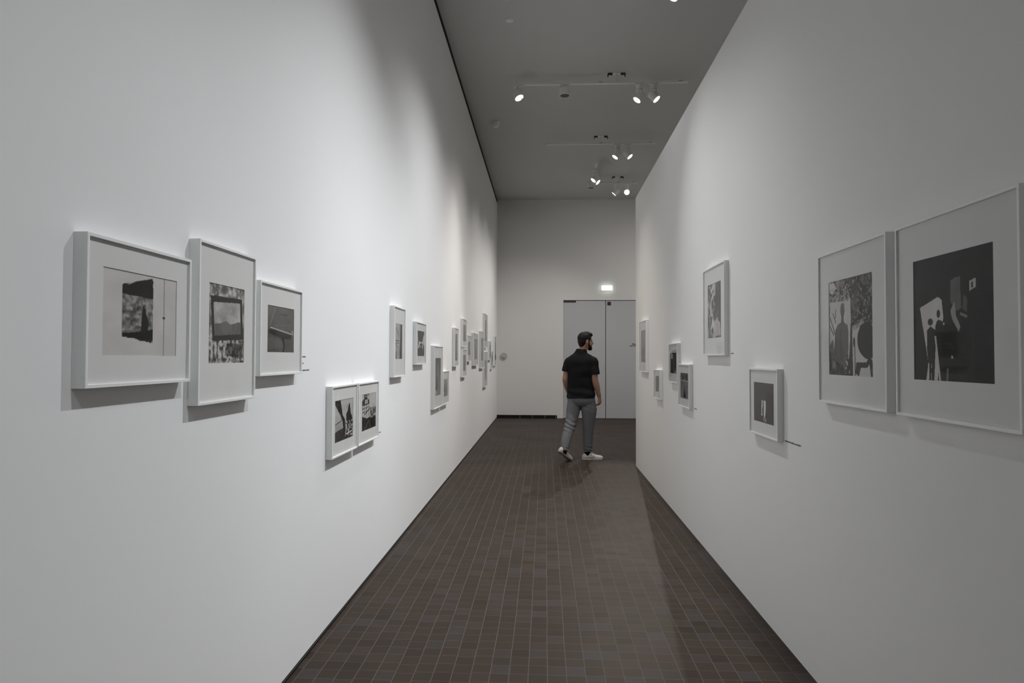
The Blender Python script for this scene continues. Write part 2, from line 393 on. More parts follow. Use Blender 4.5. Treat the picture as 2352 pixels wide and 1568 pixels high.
# lamps that light the right partition
spot(-.37, 1.29, 'short', (.50, .1, -.85), 'spotlight overhead aimed at the right wall', 0, COOL, 80)
spot(-.37, 3.86, 'short', (.40, .05, -.90), 'unseen fill spotlight added above the near corridor, aimed at the right wall', PW * .35, COOL, 68, wash=(.22, .10, -.97))  # unseen lamp added to brighten the near right wall
spot(-.379, 6.42, 'short', (.36, -.52, -.78), 'large bright spotlight cut by the top edge, left one', PW * 1.8, COOL, 70, wash=(.22, -.43, -.875))
spot(-.372, 9.0, 'short', RA, 'lit spotlight at the left end of the nearest full track', PW * 2.0, WARM, 78, wash=(.10, -.20, -.975))
spot(.252, 9.0, 'down', (.0, -.04, -1), 'unlit dark lensed spotlight hanging from the nearest full track', lit=False)
# lamps for the other side of the partition
spot(1.419, 9.0, 'tall', (.60, -.22, -.77), 'right of the two adjacent lit spotlights on the nearest full track', PW * 1.2, WARM, 110)
spot(1.388, 11.57, 'tall', (.60, -.22, -.75), 'right of the two lit spotlights on the second track', PW * 1.2, WARM, 110)
spot(1.689, 14.2, 'tall', (-.13, -.90, -.42), 'star bright spotlight on the farthest track facing the camera', PW * 1.5, WARM, 46, blend=.3, soft=.014)
# end on track
spot(.955, 13.10, 'tall', (-.60, -.20, -.76), 'lit spotlight on the end on track, pointing left', PW * 1.0, MID, 100, wash=(-.42, .05, -.90))
spot(.975, 13.27, 'tall', (.66, -.26, -.70), 'lit spotlight on the end on track, pointing right', PW * .8, WARM, 100)
spot(.93, 13.95, 'down', (.0, -.04, -1), 'unlit dark lensed spotlight on the end on track', lit=False)
# added, unseen track in the neighbouring room, fill light for the far end
xtrack(12.6, 2.9, 5.1, 4.0, 'unseen light track added in the room beyond the partition')
for x_, lb in ((3.2, 'left'), (4.0, 'middle'), (4.8, 'right')):
    spot(x_, 12.6, 'tall', ((x_ - 4.0) * .4, .62, -.78), lb + ' added fill spotlight on the unseen track in the neighbouring room', PW * 1.2, MID, 120)

def detector(x, y, r, h, label):
    t = empty('smoke_detector', (x, y, ZC))
    b = bmesh.new(); tube(b, [(x, y, ZC), (x, y, ZC - h * .4)], [r, r], 28); from_bm('base', b, MT['lamp'], t)
    b = bmesh.new(); tube(b, [(x, y, ZC - h * .4), (x, y, ZC - h * .8), (x, y, ZC - h)], [r * .85, r * .8, r * .55], 28); from_bm('sensor_cap', b, MT['lamp'], t, False)
    offset_children(t); tag(t, label, 'smoke detector')
detector(-.795, 10.81, .062, .09, 'white smoke detector on the ceiling near the left wall')
detector(-.406, 7.512, .05, .02, 'flat pale ceiling disc near the bright spotlight')

# ------------------------------------------------------------------ photographs
class Cv:
    def __init__(s, w, h, seed, n=130):
        s.nx = n if w >= h else int(n * w / h) ; s.ny = n if h >= w else int(n * h / w)
        s.nx = max(s.nx, 12); s.ny = max(s.ny, 12)
        s.u, s.v = np.meshgrid(np.linspace(0, 1, s.nx + 1), np.linspace(0, 1, s.ny + 1))
        s.rs = np.random.RandomState(seed); s.a = np.full(s.u.shape, .5); s.asp = w / h
    def noise(s, f, octv=4):
        out = np.zeros_like(s.u); amp = 1; tot = 0
        for o in range(octv):
            F = int(f * 2 ** o) + 1; g = s.rs.rand(F + 2, F + 2)
            x = s.u * F; y = s.v * F; i = np.minimum(x.astype(int), F); j = np.minimum(y.astype(int), F)
            a = x - i; c = y - j; a = a * a * (3 - 2 * a); c = c * c * (3 - 2 * c)
            out += amp * ((g[j, i] * (1 - a) + g[j, i + 1] * a) * (1 - c) + (g[j + 1, i] * (1 - a) + g[j + 1, i + 1] * a) * c)
            tot += amp; amp *= .55
        return out / tot
    def mask(s, pts, wob=0.0, f=14):
        U, V = s.u, s.v
        if wob: U = U + (s.noise(f, 3) - .5) * wob; V = V + (s.noise(f, 3) - .5) * wob
        m = np.zeros(U.shape, bool); n = len(pts)
        for k in range(n):
            (x0, y0), (x1, y1) = pts[k], pts[(k + 1) % n]
            if y0 == y1: continue
            m ^= ((y0 > V) != (y1 > V)) & (U < (x1 - x0) * (V - y0) / (y1 - y0) + x0)
        return m
    def poly(s, pts, val, wob=0.0, f=14, tex=0, tf=12):
        m = s.mask(pts, wob, f); t = (s.noise(tf) - .5) * tex if tex else 0
        s.a = np.where(m, val + t, s.a); return s
    def ellipse(s, cx, cy, rx, ry, val, wob=0.0, tex=0):
        U, V = s.u, s.v
        if wob: U = U + (s.noise(12, 3) - .5) * wob; V = V + (s.noise(12, 3) - .5) * wob
        m = ((U - cx) / rx) ** 2 + ((V - cy) / ry) ** 2 < 1; t = (s.noise(12) - .5) * tex if tex else 0
        s.a = np.where(m, val + t, s.a); return s
    def line(s, x0, y0, x1, y1, w, val):
        d = math.hypot(x1 - x0, y1 - y0); nx, ny = -(y1 - y0) / d * w / 2, (x1 - x0) / d * w / 2
        return s.poly([(x0 + nx, y0 + ny), (x1 + nx, y1 + ny), (x1 - nx, y1 - ny), (x0 - nx, y0 - ny)], val)
    def grad(s, v0, v1, tex=.1, f=6, hor=False):
        q = s.u if hor else s.v; s.a = v0 + (v1 - v0) * q + (s.noise(f) - .5) * tex * 2; return s
    def mottled(s, pts, lo, hi, f=14, wob=.03, sharp=3):
        nz = np.clip((s.noise(f) - .5) * sharp + .5, 0, 1); m = s.mask(pts, wob); s.a = np.where(m, lo + (hi - lo) * nz, s.a); return s
def flecks(c, pts, f, thr, val):
    m = c.mask(pts, .02) & (c.noise(f, 2) > thr); c.a = np.where(m, val, c.a); return c
FULL = [(-.2, -.2), (1.2, -.2), (1.2, 1.2), (-.2, 1.2)]

def pic_patch(c):      # pale ground, torn dark patch with a small figure, thin line
    c.grad(.79, .80, .03, 4)
    c.poly([(.235, .24), (.24, .84), (.645, .97), (.65, .17)], .50, .015, tex=.35, tf=20)
    c.mottled([(.24, .30), (.24, .74), (.645, .73), (.645, .34)], .34, .68, 22, .01, 2)
    c.poly([(.235, .73), (.24, .845), (.33, .85), (.42, .90), (.62, .965), (.65, .93), (.65, .71)], .19, .02, tex=.05)
    c.poly([(.24, .235), (.24, .275), (.45, .30), (.65, .335), (.65, .20), (.62, .165), (.50, .19), (.40, .21)], .17, .02, tex=.04)
    c.poly([(.48, .29), (.49, .42), (.50, .52), (.49, .58), (.52, .60), (.55, .57), (.555, .50), (.59, .44), (.585, .30)], .20, .01)
    c.mottled([(.42, .50), (.42, .60), (.5, .60), (.5, .50)], .22, .6, 20, .01, 3)
    c.line(.81, 0, .81, 1, .008, .58); c.ellipse(.81, .49, .018, .016, .25)
def pic_window(c):     # dark empty frame among pale stones, cloudy distance
    c.mottled(FULL, .40, .80, 12, 0, 3)
    c.mottled([(0, 0), (1, 0), (1, .30), (0, .32)], .30, .80, 20, .05, 3)
    c.mottled([(.45, .10), (.95, .06), (.98, .26), (.5, .24)], .18, .5, 20, .05, 3)
    c.poly([(.05, .845), (.94, .86), (.985, .31), (.11, .28)], .27, .008, tex=.05)
    c.grad_in = None
    c.poly([(.13, .765), (.88, .80), (.905, .39), (.165, .345)], .68, tex=.35, tf=6)
    c.poly([(.165, .345), (.15, .50), (.35, .51), (.47, .545), (.56, .50), (.89, .55), (.905, .39)], .45, .01, tex=.12)
    c.ellipse(.47, .46, .15, .07, .475, .03)
def pic_swing(c):      # tilted pale plank hanging over dark ground
    c.grad(.36, .45, .06, 5)
    c.poly([(.05, .44), (.10, .52), (.92, .40), (.90, .30), (.55, .30), (.10, .40)], .26, .01, tex=.1)
    c.poly([(.10, .52), (.13, .54), (.93, .43), (.92, .405)], .72, .005)
    c.line(.30, 1.0, .10, .56, .02, .55); c.line(.42, .83, .75, .84, .012, .18); c.line(.25, .58, .85, .62, .012, .50); c.line(.82, .62, .86, .50, .014, .5)
    c.poly([(.50, .32), (.60, .32), (.66, .14), (.60, 0), (.56, 0), (.62, .14), (.56, .26)], .14, .01)
    c.line(.93, .50, .98, .40, .03, .75); c.ellipse(.15, .2, .4, .12, .42, .1)
def pic_harbour(c):    # dark post and sail shapes against pale sky and water
    c.grad(.68, .76, .04, 4)
    c.poly([(0, 0), (1, 0), (1, .30), (0, .30)], .30, .05, tex=.15)
    c.poly([(0, 1), (.30, 1), (.42, .62), (.55, .50), (.58, .1), (.48, .1), (.42, .45), (.30, .62), (0, .92)], .22, .02, tex=.1)
    c.poly([(0, .38), (.36, .46), (.36, .30), (0, .24)], .66, .02, tex=.05); c.line(0, .42, .38, .49, .02, .15)
    c.poly([(.62, .62), (.70, .70), (.78, .88), (.82, .86), (.88, .60), (.95, .55), (.98, .30), (.92, .1), (.60, .1)], .20, .03, tex=.25)
    c.mottled([(.55, .05), (1, .05), (1, .45), (.6, .45)], .15, .75, 22, .03, 4)
    c.line(.66, .75, .70, .85, .02, .3); c.line(.62, .12, .95, .16, .03, .85)
def pic_house(c):      # gabled hut on stilts, railings, dark foreground
    c.grad(.72, .76, .05, 5)
    c.poly([(0, .68), (.0, .80), (.28, .95), (.52, .80), (.52, .70)], .28, .01, tex=.12)
    c.poly([(.22, .72), (.22, .84), (.40, .85), (.40, .73)], .78); c.line(.31, .72, .31, .85, .02, .3)
    c.mottled([(.05, .88), (.5, .93), (.5, 1), (.2, 1)], .3, .85, 16, .02, 3)
    c.poly([(0, 0), (1, 0), (1, .40), (.75, .30), (.6, .34), (.4, .30), (0, .42)], .17, .05, tex=.2)
    for x in (.03, .18, .33, .48): c.line(x, .35, x, .68, .02, .25)
    for y in (.50, .60): c.line(0, y, .55, y + .03, .018, .25)
    c.line(.2, .44, .6, .60, .03, .15); c.mottled([(.55, .30), (1, .34), (1, .60), (.62, .58)], .25, .75, 18, .04, 3)
    c.line(.78, .4, .8, .72, .015, .3); c.line(.9, .4, .9, .7, .015, .3); c.line(.2, .02, .5, .25, .02, .55); c.line(.6, .0, .55, .25, .02, .5)
def pic_pole(c):       # pale scene with dark post at the right and a slanting wire
    c.grad(.66, .70, .08, 6); c.poly([(.62, 0), (.70, 1), (.96, 1), (.92, 0)], .38, .01, tex=.1); c.poly([(.80, 0), (.86, 1), (.96, 1), (.93, 0)], .24, .01)
    c.line(.04, .88, .42, .72, .03, .25); c.line(.45, .62, .46, .74, .03, .3); c.line(.06, .52, .55, .52, .03, .28); c.line(.06, .44, .5, .46, .02, .35)
    c.line(.03, 0, .05, .86, .04, .35); c.line(.1, .42, .3, .34, .03, .35); c.poly([(.05, 0), (.2, 0), (.18, .25), (.06, .2)], .45, .05)
def pic_valley(c):     # dark block above a bright mottled band
    c.grad(.30, .33, .06, 6); c.poly([(0, .42), (0, 1), (.12, .55), (.1, .42)], .8, .01)
    c.mottled([(0, .32), (0, .58), (1, .56), (1, .34)], .25, .9, 12, .06, 3.4); c.poly([(.72, .55), (.9, .86), (1, .8), (1, .45)], .78, .02, tex=.2)
    c.line(.6, .3, .62, .58, .04, .15); c.line(.74, .25, .74, .4, .05, .85)
def pic_trees(c):      # dark tall forms, pale streak
    c.grad(.36, .32, .1, 8); c.poly([(.3, .5), (.5, .93), (.75, .5)], .5, .08, tex=.2); c.mottled([(0, 0), (1, 0), (1, .5), (0, .5)], .25, .6, 8, .05, 2.5)
    c.poly([(.05, .5), (.25, .6), (.4, .2), (.2, .1)], .24, .05); c.line(.62, .1, .72, .55, .06, .62); c.line(.05, .4, .25, .62, .03, .75); c.ellipse(.15, .1, .12, .06, .7)
def pic_mist(c):       # pale haze fading to dark reeds
    c.grad(.38, .62, .08, 6); c.mottled([(0, 0), (1, 0), (1, .45), (0, .45)], .25, .62, 12, .1, 3)
    c.line(.2, .4, .2, .7, .1, .3)
def pic_soft(c): c.grad(.45, .5, .12, 4); c.ellipse(.45, .3, .3, .15, .34, .1); c.ellipse(.6, .75, .25, .12, .56, .1)
def pic_soft2(c): c.grad(.38, .48, .15, 5); c.poly([(.3, 0), (.35, 1), (.6, 1), (.55, 0)], .32, .05); c.ellipse(.75, .5, .15, .3, .58, .1)
def pic_soft3(c): c.grad(.5, .36, .12, 4, True); c.mottled([(0, 0), (1, 0), (1, .35), (0, .3)], .25, .6, 8, .05, 3)
def pic_lamp(c):       # dark doorway with a pale upright panel
    c.grad(.10, .12, .06, 8); c.poly([(-.1, .88), (-.1, 1.1), (1.1, 1.1), (1.1, .88)], .74); c.poly([(.14, .62), (.14, .82), (.34, .84), (.34, .62)], .8)
    c.line(.52, .1, .50, .8, .05, .45); c.line(.72, .1, .74, .86, .07, .30); c.line(.06, .1, .04, .7, .08, .38); c.mottled([(.6, .02), (1, .02), (1, .25), (.6, .2)], .15, .7, 14, .05, 3)
def pic_cone(c):       # grey field, dark pointed tree, small dark house on the skyline
    c.grad(.50, .46, .06, 6); c.poly([(.04, .72), (.04, .98), (.98, .98), (.98, .72)], .42, .02, tex=.15)
    c.line(.04, .86, .7, .84, .03, .2); c.line(.05, .71, .98, .68, .035, .72); c.mottled([(.1, .72), (.7, .72), (.7, .84), (.1, .84)], .15, .7, 12, .02, 3)
    c.poly([(.36, .03), (.42, .30), (.50, .52), (.58, .30), (.70, .03)], .12, .02); c.poly([(.72, .7), (.85, .7), (.85, .9), (.78, .95), (.72, .9)], .22, .01)
def pic_foliage(c):    # bright and dark leafy scene, pale figure shapes
    c.grad(.30, .28, .15, 8); c.mottled([(0, .38), (0, .95), (.6, 1), (.5, .38)], .15, .85, 9, .06, 3.4); c.mottled([(.2, .80), (.7, .85), (.7, 1), (.2, 1)], .3, .85, 14, .06, 3)
    c.line(.70, .55, .68, 1, .10, .22); c.line(.90, .4, .9, 1, .12, .25); c.poly([(.15, .45), (.22, .72), (.45, .86), (.40, .60), (.30, .42)], .74, .05, tex=.15)
    c.mottled([(0, 0), (1, 0), (1, .18), (.8, .36), (.5, .38), (0, .40)], .30, .86, 7, .04, 3.5); c.poly([(.42, .02), (.45, .25), (.65, .36), (.92, .26), (.95, .04)], .72, .04, tex=.25)
    c.ellipse(.35, .62, .07, .10, .3, .05); c.line(.1, 0, .2, .3, .08, .3)
def pic_candles(c):    # dark grey room, two bright slots of light
    c.grad(.29, .34, .05, 4); c.poly([(.62, .52), (.62, .75), (1.1, .75), (1.1, .52)], .29)
    c.poly([(.37, .18), (.39, .56), (.45, .56), (.45, .42), (.42, .36), (.43, .18)], .84, .01); c.poly([(.50, .15), (.49, .56), (.59, .565), (.60, .36), (.56, .15)], .88, .012)
    c.mottled([(.44, .03), (.60, .03), (.70, .16), (.52, .17)], .2, .75, 20, .03, 4); c.line(.60, .16, .82, .06, .02, .15)
def pic_shadow(c):     # tall shadow of a person on a pale board, bushes above, dark disc at right
    c.grad(.20, .20, .10, 12)
    c.mottled([(0, .50), (0, 1), (.62, 1), (.5, .75), (.4, .50)], .20, .62, 20, .05, 3.2); c.poly([(0, .90), (0, .99), (.14, .97), (.18, .92), (.08, .86)], .80, .04)
    c.mottled([(.5, .45), (.5, 1), (1, 1), (1, .45)], .17, .40, 22, .03, 2.6)
    flecks(c, [(.45, .52), (.45, 1), (1, 1), (1, .52)], 55, .70, .62); flecks(c, [(0, .76), (0, .92), (.5, .95), (.5, .76)], 60, .60, .70)
    c.poly([(.02, .78), (.46, .765), (.52, .80), (.53, .50), (.48, .18), (0, .1)], .78, .008, tex=.06)
    c.poly([(.0, 0), (.0, .30), (.10, .38), (.2, .0)], .45, .04, tex=.5, tf=18)
    for q in ((.02, .62, .16, .42), (.10, .66, .17, .55), (.0, .54, .12, .42), (.17, .70, .16, .60)): c.line(*q, .016, .25)
    c.poly([(.04, .10), (.12, .28), (.16, .48), (.22, .535), (.29, .55), (.31, .60), (.285, .66), (.29, .73), (.33, .755), (.375, .74), (.385, .67), (.36, .60), (.37, .55), (.45, .52), (.47, .44), (.47, .30), (.44, .02), (.2, 0)], .42, .008, tex=.12)
    c.poly([(.28, .15), (.26, .48), (.30, .48), (.33, .15)], .37, .01)
    c.poly([(.44, 0), (.50, .28), (.52, .53), (.56, .53), (.54, .0)], .28, .01, tex=.2)
    c.poly([(.56, 0), (.56, .50), (.68, .52), (.78, .56), (.86, .50), (1.1, .50), (1.1, 0)], .77, .015, tex=.05)
    c.mottled([(.56, .50), (.80, .57), (.80, .50), (.6, .46)], .4, .8, 22, .02, 3)
    c.ellipse(.90, .34, .19, .17, .20, tex=.05); c.ellipse(.86, .36, .19, .17, .20, tex=.05)
    c.poly([(.62, .03), (.64, .14), (.86, .14), (.92, .20), (.98, .16), (1.02, 0), (.95, 0), (.92, .12), (.88, .09), (.74, .085), (.70, 0)], .22, .006)
    for x in (.56, .62): c.line(x, 0, x - .01, .36, .016, .2)
    c.ellipse(.60, .34, .022, .05, .22)
    c.mottled([(.40, .03), (.50, .03), (.46, .26), (.40, .22)], .2, .85, 24, .02, 4)
    c.mottled([(0, 0), (.40, 0), (.34, .10), (.0, .20)], .2, .55, 8, .03, 2)
def pic_couple(c):     # very dark room, lit slanting panel with shadows of two people
    c.grad(.165, .13, .04, 5); c.poly([(.78, -.1), (.78, 1.1), (1.1, 1.1), (1.1, -.1)], .12, tex=.02)
    c.poly([(.09, .60), (.34, .67), (.39, .64), (.41, .50), (.36, .30), (.33, 0), (.19, 0), (.20, .15)], .80, .004, tex=.05)
    sh = .20
    c.ellipse(.235, .475, .036, .030, sh); c.poly([(.185, .37), (.19, .41), (.225, .435), (.25, .435), (.30, .41), (.31, .35), (.30, .22), (.28, .0), (.24, 0), (.25, .16), (.235, .0), (.19, 0), (.20, .14), (.185, .25)], sh, .006)
    c.ellipse(.345, .535, .024, .032, .17); c.poly([(.30, .43), (.32, .475), (.345, .49), (.41, .47), (.45, .40), (.48, .28), (.44, .0), (.38, 0), (.34, .10), (.31, .28)], .165, .006)
    c.poly([(.17, 0), (.21, 0), (.215, .14), (.205, .14)], .82); c.line(.30, .36, .36, .0, .022, .78); c.line(.41, .46, .52, .18, .018, .70); c.line(.46, .10, .45, 0, .02, .5)
    c.poly([(.38, .20), (.38, .44), (.60, .44), (.60, .20)], .115, tex=.03)
    c.poly([(.50, .62), (.50, .78), (.57, .80), (.62, .80), (.63, .56), (.57, .54)], .42, .01, tex=.08); c.poly([(.50, .55), (.55, .62), (.57, .50), (.62, .42), (.60, .38), (.52, .48)], .62, .006)
    c.poly([(.64, .56), (.66, .66), (.70, .63), (.70, .52)], .36, .01); c.poly([(.73, .68), (.73, .755), (.80, .77), (.80, .70)], .70, .01); c.poly([(.75, .70), (.75, .74), (.77, .745), (.77, .70)], .3)
    c.line(.62, .52, .70, .49, .02, .5)

def make_print(name, side, xp, y0, y1, z0, z1, fn, seed, n, parent):
    w, h = abs(y1 - y0), z1 - z0; c = Cv(w, h, seed, n); fn(c)
    g = np.clip((c.a - .05) * 1.04 + (c.noise(40, 2) - .5) * .012, .02, .95) ** 2.3
    nx, ny = c.nx, c.ny
    uu = c.u if side == 'L' else 1 - c.u
    co = np.stack([np.full(c.u.shape, xp), y0 + (y1 - y0) * uu, z0 + (z1 - z0) * c.v], -1).reshape(-1, 3)
    idx = np.arange((nx + 1) * (ny + 1)).reshape(ny + 1, nx + 1)
    q = np.stack([idx[:-1, :-1], idx[:-1, 1:], idx[1:, 1:], idx[1:, :-1]], -1).reshape(-1, 4)
    me = bpy.data.meshes.new(name); me.vertices.add(len(co)); me.vertices.foreach_set('co', co.ravel())
    me.loops.add(q.size); me.loops.foreach_set('vertex_index', q.ravel().astype(np.int32))
    me.polygons.add(len(q)); me.polygons.foreach_set('loop_start', np.arange(0, q.size, 4, dtype=np.int32)); me.polygons.foreach_set('loop_total', np.full(len(q), 4, np.int32))
    me.update(calc_edges=True)
    at = me.color_attributes.new('shade', 'FLOAT_COLOR', 'POINT')
    gg = g.reshape(-1); rgba = np.stack([gg, gg * .965, gg * .925, np.ones_like(gg)], -1); at.data.foreach_set('color', rgba.ravel().astype(np.float32))
    return link(name, me, MT['prt'], parent)

def rect_ring(bm, side, xa, xb, o, i):
    """four mitred rails between outer rect o and inner rect i (y0,y1,z0,z1), from depth xa (wall) to xb (front)"""
    def rc(r, x): return [bm.verts.new((x, y, z)) for y, z in ((r[0], r[2]), (r[1], r[2]), (r[1], r[3]), (r[0], r[3]))]
    A, B, Cc, D = rc(o, xa), rc(o, xb), rc(i, xb), rc(i, xa)
    for k in range(4):
        j = (k + 1) % 4
        for P, Q in ((A, B), (B, Cc), (Cc, D), (D, A)): bm.faces.new((P[k], P[j], Q[j], Q[k]))
def framed(side, y0, y1, z0, z1, p, fn, label, seed, n=70):
    s = 1 if side == 'L' else -1; X0 = XL if side == 'L' else XR; T = .036 if side == 'L' else .032
    X = lambda d: X0 + s * d
    t = empty('picture_frame', (X0, (y0 + y1) / 2, z0))
    m = .0095
    b = bmesh.new(); rect_ring(b, side, X(0), X(T), (y0, y1, z0, z1), (y0 + m, y1 - m, z0 + m, z1 - m))
    o = from_bm('moulding', b, MT['frame'], t)
    bv = o.modifiers.new('bevel', 'BEVEL'); bv.width = .0008; bv.segments = 1; bv.limit_method = 'ANGLE'
    b = bmesh.new(); rect_ring(b, side, X(.006), X(T - .0075), (y0 + m - .001, y1 - m + .001, z0 + m - .001, z1 - m + .001), p)
    from_bm('mat_board', b, MT['mat'], t)
    make_print('print', side, X(T - .0095), p[0] - .001, p[1] + .001, p[2] - .001, p[3] + .001, fn, seed, n, t)
    b = bmesh.new(); box(b, *sorted((X(T - .0035), X(T - .0055))), y0 + m - .001, y1 - m + .001, z0 + m - .001, z1 - m + .001)
    from_bm('glazing', b, MT['glass'], t)
    offset_children(t)
    tag(t, label, 'framed photograph', 'framed photographs on the %s wall' % ('left' if side == 'L' else 'right'))
def centred(y0, y1, z0, z1, w, h, up=0.0):
    cy, cz = (y0 + y1) / 2, (z0 + z1) / 2 + up; return (cy - w / 2, cy + w / 2, cz - h / 2, cz + h / 2)
W35, W29 = (.345, .227), (.290, .192)
LF = [
 (1.605, 2.096, 1.360, 1.744, (1.678, 2.024, 1.440, 1.668), pic_patch, 'white framed photograph of a torn dark patch on pale ground, nearest on the left wall', 150),
 (2.146, 2.579, 1.280, 1.821, (2.226, 2.492, 1.417, 1.688), pic_window, 'tall white framed photograph showing an empty dark frame among stones', 150),
 (2.622, 3.086, 1.362, 1.741, (2.708, 2.998, 1.458, 1.650), pic_swing, 'white framed photograph of a tilted plank on dark ground, third on the left wall', 120),
 (3.539, 4.024, .899, 1.283, (3.609, 3.953, .976, 1.202), pic_harbour, 'low white framed photograph of a dark post and sails, left of the low pair', 120),
 (4.049, 4.545, .902, 1.281, (4.148, 4.492, .980, 1.206), pic_house, 'low white framed photograph of a gabled hut, right of the low pair', 110),
 (5.001, 5.405, 1.287, 1.821, (5.076, 5.317, 1.424, 1.693), pic_pole, 'tall white framed photograph of a pale scene with a dark post, beyond the low pair', 80),
 (5.885, 6.353, 1.371, 1.749, (5.960, 6.294, 1.448, 1.674), pic_valley, 'small white framed photograph with a dark block over a bright band', 70),
 (6.832, 7.401, .909, 1.555, (6.946, 7.306, 1.038, 1.429), pic_trees, 'large low white framed photograph of dark tall forms, beside a much smaller frame', 70),
 (7.440, 7.900, .909, 1.283, (7.535, 7.826, .999, 1.191), pic_mist, 'small low white framed photograph touching the large low frame', 50),
 (8.395, 8.765, 1.320, 1.805, (8.481, 8.693, 1.395, 1.733), pic_soft2, 'narrow white framed photograph before the stacked pair on the left wall', 40),
 (9.225, 9.679, 1.582, 1.966, (9.300, 9.610, 1.660, 1.890), pic_soft, 'white framed photograph, upper of the nearer stacked pair', 40),
 (9.225, 9.679, 1.163, 1.546, (9.300, 9.610, 1.251, 1.472), pic_soft3, 'white framed photograph, lower of the nearer stacked pair', 40),
 (9.803, 10.281, 1.376, 1.758, (9.912, 10.203, 1.471, 1.667), pic_soft2, 'small white framed photograph just beyond the nearer stacked pair', 34),
 (10.641, 11.340, 1.304, 1.823, (10.797, 11.230, 1.408, 1.735), pic_soft, 'wide white framed photograph between the two stacked pairs', 34),
 (11.808, 12.420, 1.242, 1.895, (11.920, 12.310, 1.377, 1.774), pic_soft3, 'white framed photograph just before the farther stacked pair', 34),
 (12.508, 13.203, 1.612, 2.253, (12.666, 13.045, 1.746, 2.138), pic_soft2, 'highest white framed photograph, upper of the farther stacked pair', 34),
 (12.508, 13.203, .882, 1.541, (12.666, 13.045, 1.015, 1.382), pic_soft, 'white framed photograph, lower of the farther stacked pair', 34),
 (13.614, 14.100, 1.381, 1.763, (13.700, 14.010, 1.449, 1.680), pic_soft3, 'small white framed photograph just beyond the farther stacked pair', 30),
 (14.144, 14.650, 1.188, 1.567, (14.240, 14.550, 1.270, 1.490), pic_soft2, 'small low white framed photograph, second from the end wall', 30),
 (15.066, 15.635, 1.247, 1.905, (15.180, 15.530, 1.372, 1.780), pic_soft3, 'white framed photograph closest to the end wall on the left', 30),
]
RF = [
 (8.062, 8.618, 1.265, 1.886, (8.159, 8.520, 1.385, 1.771), pic_soft, 'white framed photograph closest to the far end of the right wall', 50),
 (7.104, 7.485, 1.006, 1.315, (7.190, 7.410, 1.080, 1.246), pic_soft3, 'smallest low white framed photograph on the right wall', 40),
 (6.175, 6.600, 1.209, 1.573, (6.243, 6.545, 1.296, 1.510), pic_lamp, 'white framed photograph of a dark doorway, partly behind the frame with the pointed tree', 70),
 (5.665, 6.124, 1.018, 1.386, (5.738, 6.061, 1.093, 1.310), pic_cone, 'low white framed photograph of a dark pointed tree on the right wall', 80),
 (4.559, 5.161, 1.456, 2.086, (4.672, 5.043, 1.581, 1.965), pic_foliage, 'high white framed photograph of bright foliage on the right wall', 100),
 (3.536, 4.017, 1.014, 1.383, (3.612, 3.948, 1.088, 1.305), pic_candles, 'low white framed photograph of a dark room with two bright slots of light', 110),
 (2.421, 3.013, 1.252, 1.880, (2.535, 2.915, 1.372, 1.755), pic_shadow, 'large white framed photograph with the shadow of a person on a pale board', 190),
 (1.751, 2.358, 1.251, 1.878, (1.864, 2.258, 1.373, 1.751), pic_couple, 'large white framed photograph, nearly black, with shadows of two people', 190),
]
for i, (y0, y1, z0, z1, p, fn, lb, n) in enumerate(LF): framed('L', y0, y1, z0, z1, p, fn, lb, 100 + i, n)
for i, (y0, y1, z0, z1, p, fn, lb, n) in enumerate(RF): framed('R', y0, y1, z0, z1, p, fn, lb, 200 + i, n)

# small printed captions on the walls
def caption(side, lines, h, label, seed):
    X0 = XL if side == 'L' else XR; s = 1 if side == 'L' else -1
    b = bmesh.new(); fx = lambda bm, a, c, z0, z1: box(bm, *sorted((X0, X0 + s * .0006)), *sorted((a, c)), z0, z1)
    if side == 'R':
        lines = [(-a, z, L) for a, z, L in lines]; f0 = fx; fx = lambda bm, a, c, z0, z1: f0(bm, -c, -a, z0, z1)
    lettering(b, fx, lines, h, seed)
    o = from_bm('wall_caption', b, MT['ink']); tag(o, label, 'caption', 'printed captions beside the photographs')
caption('L', [(3.13, 1.436, .10), (3.13, 1.405, .07), (3.13, 1.372, .15)], .007, 'tiny printed caption right of the tilted plank photograph', 1)
caption('L', [(4.66, .912, .09)], .007, 'tiny printed caption right of the gabled hut photograph', 2)
caption('R', [(3.520, 1.020, .215)], .008, 'tiny printed caption beside the photograph with two slots of light', 3)
caption('R', [(4.52, 1.466, .07)], .007, 'tiny printed caption beside the bright foliage photograph', 4)
caption('R', [(5.62, 1.026, .10)], .007, 'tiny printed caption beside the pointed tree photograph', 6)

# ------------------------------------------------------------------ the visitor
V = Vector
P = empty('person', (.50, 9.66, 0))
by = R(24); BF = V((math.sin(by), math.cos(by), 0)); BR = V((math.cos(by), -math.sin(by), 0))      # body forward / right
hy = R(70); HF = V((math.sin(hy), math.cos(hy), 0)); HS = V((math.cos(hy), -math.sin(hy), 0)); HU = V((0, 0, 1))
HC = V((.570, 9.66, 1.668))
def hp(f, s, u): return HC + HF * f + HS * s + HU * u
HM = Matrix((HF, HS, HU)).transposed()
C0 = V((.505, 9.67, 0))
def bp(r, f, z, lean=0): return C0 + BR * r + BF * f + V((lean, 0, z))
SHL, ELL_, WRL = V((.345, 9.735, 1.395)), V((.288, 9.735, 1.125)), V((.340, 9.855, .915))
SHR, ELR, WRR = V((.668, 9.60, 1.395)), V((.695, 9.575, 1.120)), V((.760, 9.625, .885))
